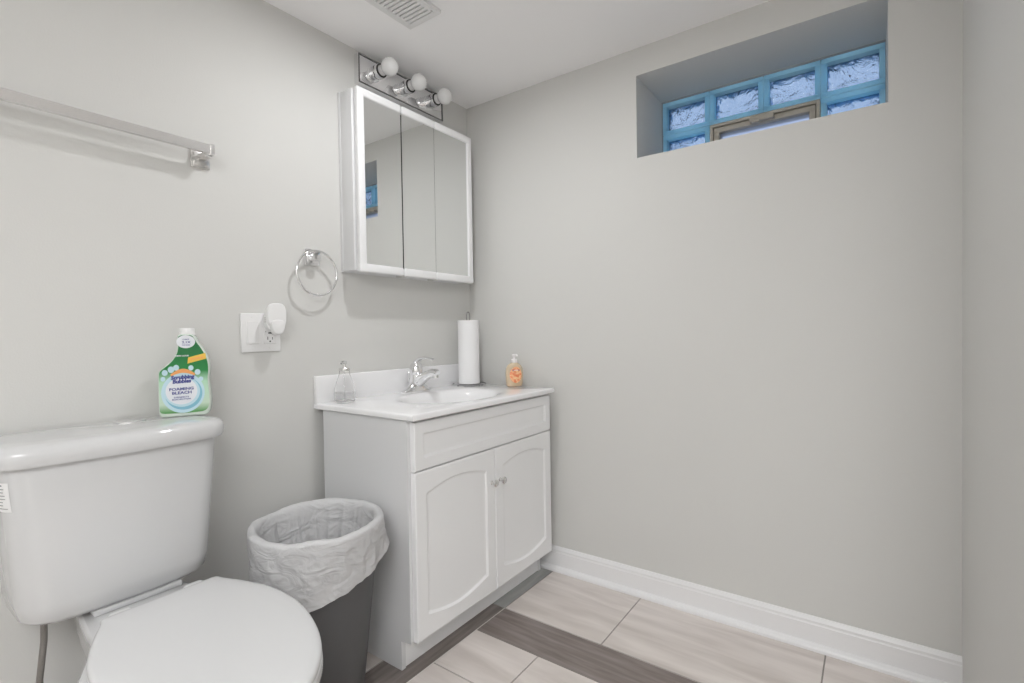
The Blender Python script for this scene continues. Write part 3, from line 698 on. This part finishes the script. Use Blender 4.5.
# ------------------------------------------------------------------ bleach cleaner bottle on the tank
def cleaner():
    rz = 1.06; k = .000378; ku = .000322
    t = thing('cleaner_bottle', 'green and white bleach cleaner bottle without trigger standing on the toilet tank', 'cleaning bottle', (.081, -1.249, .8022), rz)
    def P(X_, Y_): return ((X_-238)*ku, (652-Y_)*k)
    def cr(pts, s=5):
        r = []; n = len(pts)
        for i in range(n):
            p0, p1, p2, p3 = [Vector(pts[(i+q) % n]) for q in (-1, 0, 1, 2)]
            for j in range(s):
                u = j/s; r.append(tuple(.5*((2*p1)+(-p0+p2)*u+(2*p0-5*p1+4*p2-p3)*u*u+(-p0+3*p1-3*p2+p3)*u**3)))
        return r
    body = [(85, 652), (160, 653), (235, 653), (310, 653), (378, 652), (405, 632), (416, 580), (416, 520), (410, 460), (406, 400), (412, 340), (408, 280), (388, 225), (362, 180), (336, 145), (318, 112), (300, 92), (255, 90), (210, 92), (194, 110), (194, 150), (192, 190), (178, 230), (150, 270), (115, 300), (80, 326), (63, 352), (60, 420), (60, 500), (60, 580), (64, 632)]
    ol = cr([P(*p) for p in body], 3)
    D = .025
    fn = lambda u, v, d: (u, -d, v)
    m_body = varied(mat('clear_green_bottle', (.6, .75, .62), .15), (.52, .60, .53), (.66, .72, .66), 4)
    b = new(); prism(b, ol, fn, -D, D, .0055, 4); obj('bottle', b, m_body, t, ang=50)
    b = new(); c = P(254, 90); n = 28
    lathe(b, [(.0185, c[1]-.002), (.0185, c[1]+.003), (.0175, c[1]+.004), (.0175, c[1]+.0145), (.0165, c[1]+.016), (.001, c[1]+.016)], 28, (c[0], 0)); obj('bottle_neck', b, m_plate, t)
    # wrap label : inset version of the outline, lying on the front face
    lb = [(78, 622), (160, 628), (235, 630), (310, 628), (376, 620), (404, 584), (408, 520), (402, 460), (398, 400), (404, 340), (400, 282), (380, 228), (354, 184), (330, 151), (311, 119), (294, 100), (255, 98), (216, 100), (203, 116), (203, 152), (201, 194), (187, 234), (156, 276), (119, 307), (85, 333), (70, 358), (68, 420), (68, 500), (68, 575)]
    gm = mat('green_label', (.02, .3, .08), .35); nn = gm.node_tree
    tcc = nn.nodes.new('ShaderNodeTexCoord'); se = nn.nodes.new('ShaderNodeSeparateXYZ'); mr = nn.nodes.new('ShaderNodeMapRange'); mr.inputs[1].default_value = 0; mr.inputs[2].default_value = .235
    rp = nn.nodes.new('ShaderNodeValToRGB'); e = rp.color_ramp.elements
    e[0].position = .05; e[0].color = (.10, .30, .09, 1); e[1].position = .95; e[1].color = (.006, .13, .035, 1)
    for p_, c_ in ((.14, (.55, .68, .55)), (.38, (.42, .66, .48)), (.5, (.016, .22, .05)), (.7, (.008, .16, .04))):
        q = e.new(p_); q.color = (*c_, 1)
    nn.links.new(tcc.outputs['Object'], se.inputs[0]); nn.links.new(se.outputs[2], mr.inputs[0]); nn.links.new(mr.outputs[0], rp.inputs[0]); nn.links.new(rp.outputs[0], nn.nodes['Principled BSDF'].inputs['Base Color'])
    b = new(); prism(b, cr([P(*p) for p in lb], 3), fn, D-.003, D+.0004, 0); lab = obj('front_label', b, gm, t, 'green front label with printed lettering')
    def shape(name, pts, m, lv, s=1):
        b = new(); prism(b, cr([P(*p) for p in pts], s) if s > 1 else [P(*p) for p in pts], fn, D, D+.0004+.00025*lv, 0); return obj(name, b, m, lab)
    def ov(cx, cy, rx, ry, n=40, a0=0, a1=2*PI): return [(cx+rx*math.cos(a0+(a1-a0)*i/n), cy-ry*math.sin(a0+(a1-a0)*i/n)) for i in range(n)]
    m_pb = mat('pale_blue_ink', (.50, .68, .76), .4); m_mb = mat('mid_blue_ink', (.22, .48, .60), .4); m_wh = mat('white_label_ink', (.74, .76, .80), .4)
    m_pu = mat('indigo_ink', (.05, .06, .26), .4); m_orr = mat('orange_ink', (.82, .36, .12), .4); m_ye = mat('yellow_ink', (.80, .52, .08), .4)
    shape('suds_swirl', ov(228, 490, 148, 138), m_pb, 1)
    shape('swirl_ring', ov(232, 494, 128, 112), m_mb, 2)
    shape('swirl_inner', ov(222, 482, 122, 104), m_pb, 3)
    shape('label_center', ov(218, 478, 108, 92), m_wh, 4)
    # small round suds round the swirl
    for i, (x, y, r) in enumerate(((108, 350, 20), (95, 392, 16), (150, 330, 22), (185, 318, 20), (285, 322, 18), (330, 352, 20), (352, 400, 16))):
        shape('suds_dot', ov(x, y, r, r, 18), m_pb, 1.4)
    # brush-like arch above the lettering
    arch = [(150+170*i/14, 362-36*math.sin(PI*i/14)) for i in range(15)]+[(312-156*i/14, 374-20*math.sin(PI*i/14)) for i in range(15)]
    arch = [(x-5, y) for x, y in arch]
    shape('orange_arch', list(reversed(arch)), m_orr, 5)
    shape('neck_badge', ov(255, 142, 64, 44), m_wh, 2)
    strip = [(262, 292), (268, 250), (388, 222), (392, 262)]
    shape('yellow_strip', strip, m_ye, 2)
    def pl(X_, Y_, a, lv):
        c = P(X_, Y_); ca, sa = math.cos(a), math.sin(a)
        return lambda x, y, z: (c[0]+x*ca-y*sa, -(D+.0004+.00025*lv+.0002+z), c[1]+x*sa+y*ca)
    lettering('lettering', 'Scrubbing', .0135, m_pu, lab, pl(226, 384, .04, 5), .0007, shear=.15, sx=.95)
    lettering('lettering', 'Bubbles', .0135, m_pu, lab, pl(220, 412, .04, 5), .0007, shear=.15, sx=.95)
    lettering('lettering', 'FOAMING', .0100, m_pu, lab, pl(218, 464, .03, 5), .0003, sx=1.2)
    lettering('lettering', 'BLEACH', .0100, m_pu, lab, pl(220, 490, .03, 5), .0003, sx=1.2)
    lettering('lettering', 'DISINFECTS', .0050, m_pu, lab, pl(216, 520, .02, 5), .0001, sx=1.25)
    lettering('lettering', 'BLEACHES STAINS', .0046, m_pu, lab, pl(216, 534, .02, 5), .0001, sx=1.1)
    lettering('lettering', '2.1X', .0080, m_pu, lab, pl(258, 146, 0, 3), .0002, sx=1.2)
    lettering('lettering', 'CLEANS', .0040, m_pu, lab, pl(256, 126, 0, 3), .0001)
    lettering('lettering', 'THE GRIME', .0036, m_pu, lab, pl(256, 165, 0, 3), .0001)
    lettering('lettering', 'ORIGINAL', .0062, m_orr, lab, pl(328, 257, .20, 3), .0002, sx=1.1)
    lettering('lettering', 'NEW LOOK', .0050, m_wh, lab, pl(228, 238, 0, 2), .0002, sx=1.1)
cleaner()

# ------------------------------------------------------------------ trash can and its bag
TX, TY = .31, -1.02
t = thing('trash_can', 'tall round charcoal plastic trash can between the toilet and the vanity', 'trash can', (TX, TY, 0))
b = new()
lathe(b, [(.104, 0), (.110, .004), (.112, .02), (.137, .25), (.160, .470), (.165, .474), (.165, .488), (.161, .490), (.157, .486), (.134, .25), (.109, .02), (.002, .012)], 56)
obj('can_body', b, m_can, t)
def liner():
    n = 260
    b = new()
    CR = [(12, 2.2, .010), (18, 1.5, .007), (-14, 2, .005), (96, 3, .012), (118, 2, .013), (150, 3, .010), (172, 2, .012), (76, 2, .008), (-100, 2, .004), (-70, 2.5, .004), (200, 2, .010), (135, 1.5, .010)]
    def hem(a):
        d = math.degrees(a) % 360
        if d > 180: d -= 360
        if -150 < d <= -42: z = .338+.012*math.sin((d+150)*.05)
        elif -42 < d < 60: z = .335+(d+42)/102*.085
        elif d >= 60: z = .42-.06*(d-60)/120
        else: z = .36-.022*(d+180)/30
        return z
    rows = []
    M1 = 34
    path = []
    # inside depth -> rim -> outside hem
    for i in range(M1+1):
        u = i/M1; path.append(('in', u))
    for i in range(1, 9): path.append(('rim', i/9))
    for i in range(M1+1): path.append(('out', i/M1))
    for kind, u in path:
        row = []
        for k in range(n):
            a = 2*PI*k/n
            fold = noise.noise(Vector((math.cos(a)*3.2, math.sin(a)*3.2, 1.7)))
            cr1 = noise.noise(Vector((math.cos(a)*9, math.sin(a)*9, 5.1)))
            rim_z = .498+.008*noise.noise(Vector((math.cos(a)*2, math.sin(a)*2, 9)))
            crease = 0
            for ca, cw, ch in CR:
                dd = (math.degrees(a)-ca+180) % 360-180
                crease += ch*math.exp(-abs(dd)/cw)
            if kind == 'in':
                z = .15+(rim_z-.004-.15)*u; r = .116+(.152-.116)*u
                am = math.sin(PI*min(1, (1-u)*1.1+.05))
                r -= am*(abs(fold)*.026+abs(cr1)*.010+crease*.9)
            elif kind == 'rim':
                th = PI*(1-u); r = .1635+.0115*math.cos(th)+.0015*fold*(1+math.cos(th)); z = rim_z-.004+.009*math.sin(th)+.0015*cr1
            else:
                h = hem(a); z = rim_z-.004+(h-rim_z+.004)*u
                r0_ = .175
                d = math.degrees(a)
                flare = .022*math.exp(-((((d-50+180) % 360)-180)/14)**2)*u**1.5
                cr2 = noise.noise(Vector((math.cos(a)*5+z*3, math.sin(a)*5, z*20)))
                cr3 = 1-2*abs(noise.noise(Vector((math.cos(a)*7, math.sin(a)*7-z*9, z*38))))
                w_ = min(1, u*4)
                r = r0_-.004*u+.0060*fold*(.3+u)+.0045*cr2*w_+.0030*(cr3-.6)*w_+crease*.35*w_+flare
                r = max(r, .1672-.010*u)
            row.append(b.verts.new((r*math.cos(a), r*math.sin(a), z)))
        rows.append(row)
    for a, c in zip(rows, rows[1:]): bridge(b, a, c)
    b.faces.new(rows[0])
    o = obj('trash_bag', b, m_bag, None, ang=180)
    o.location = (TX, TY, 0)
    tag(o, 'white plastic bag lining the charcoal trash can and folded over its rim', 'trash bag')
liner()
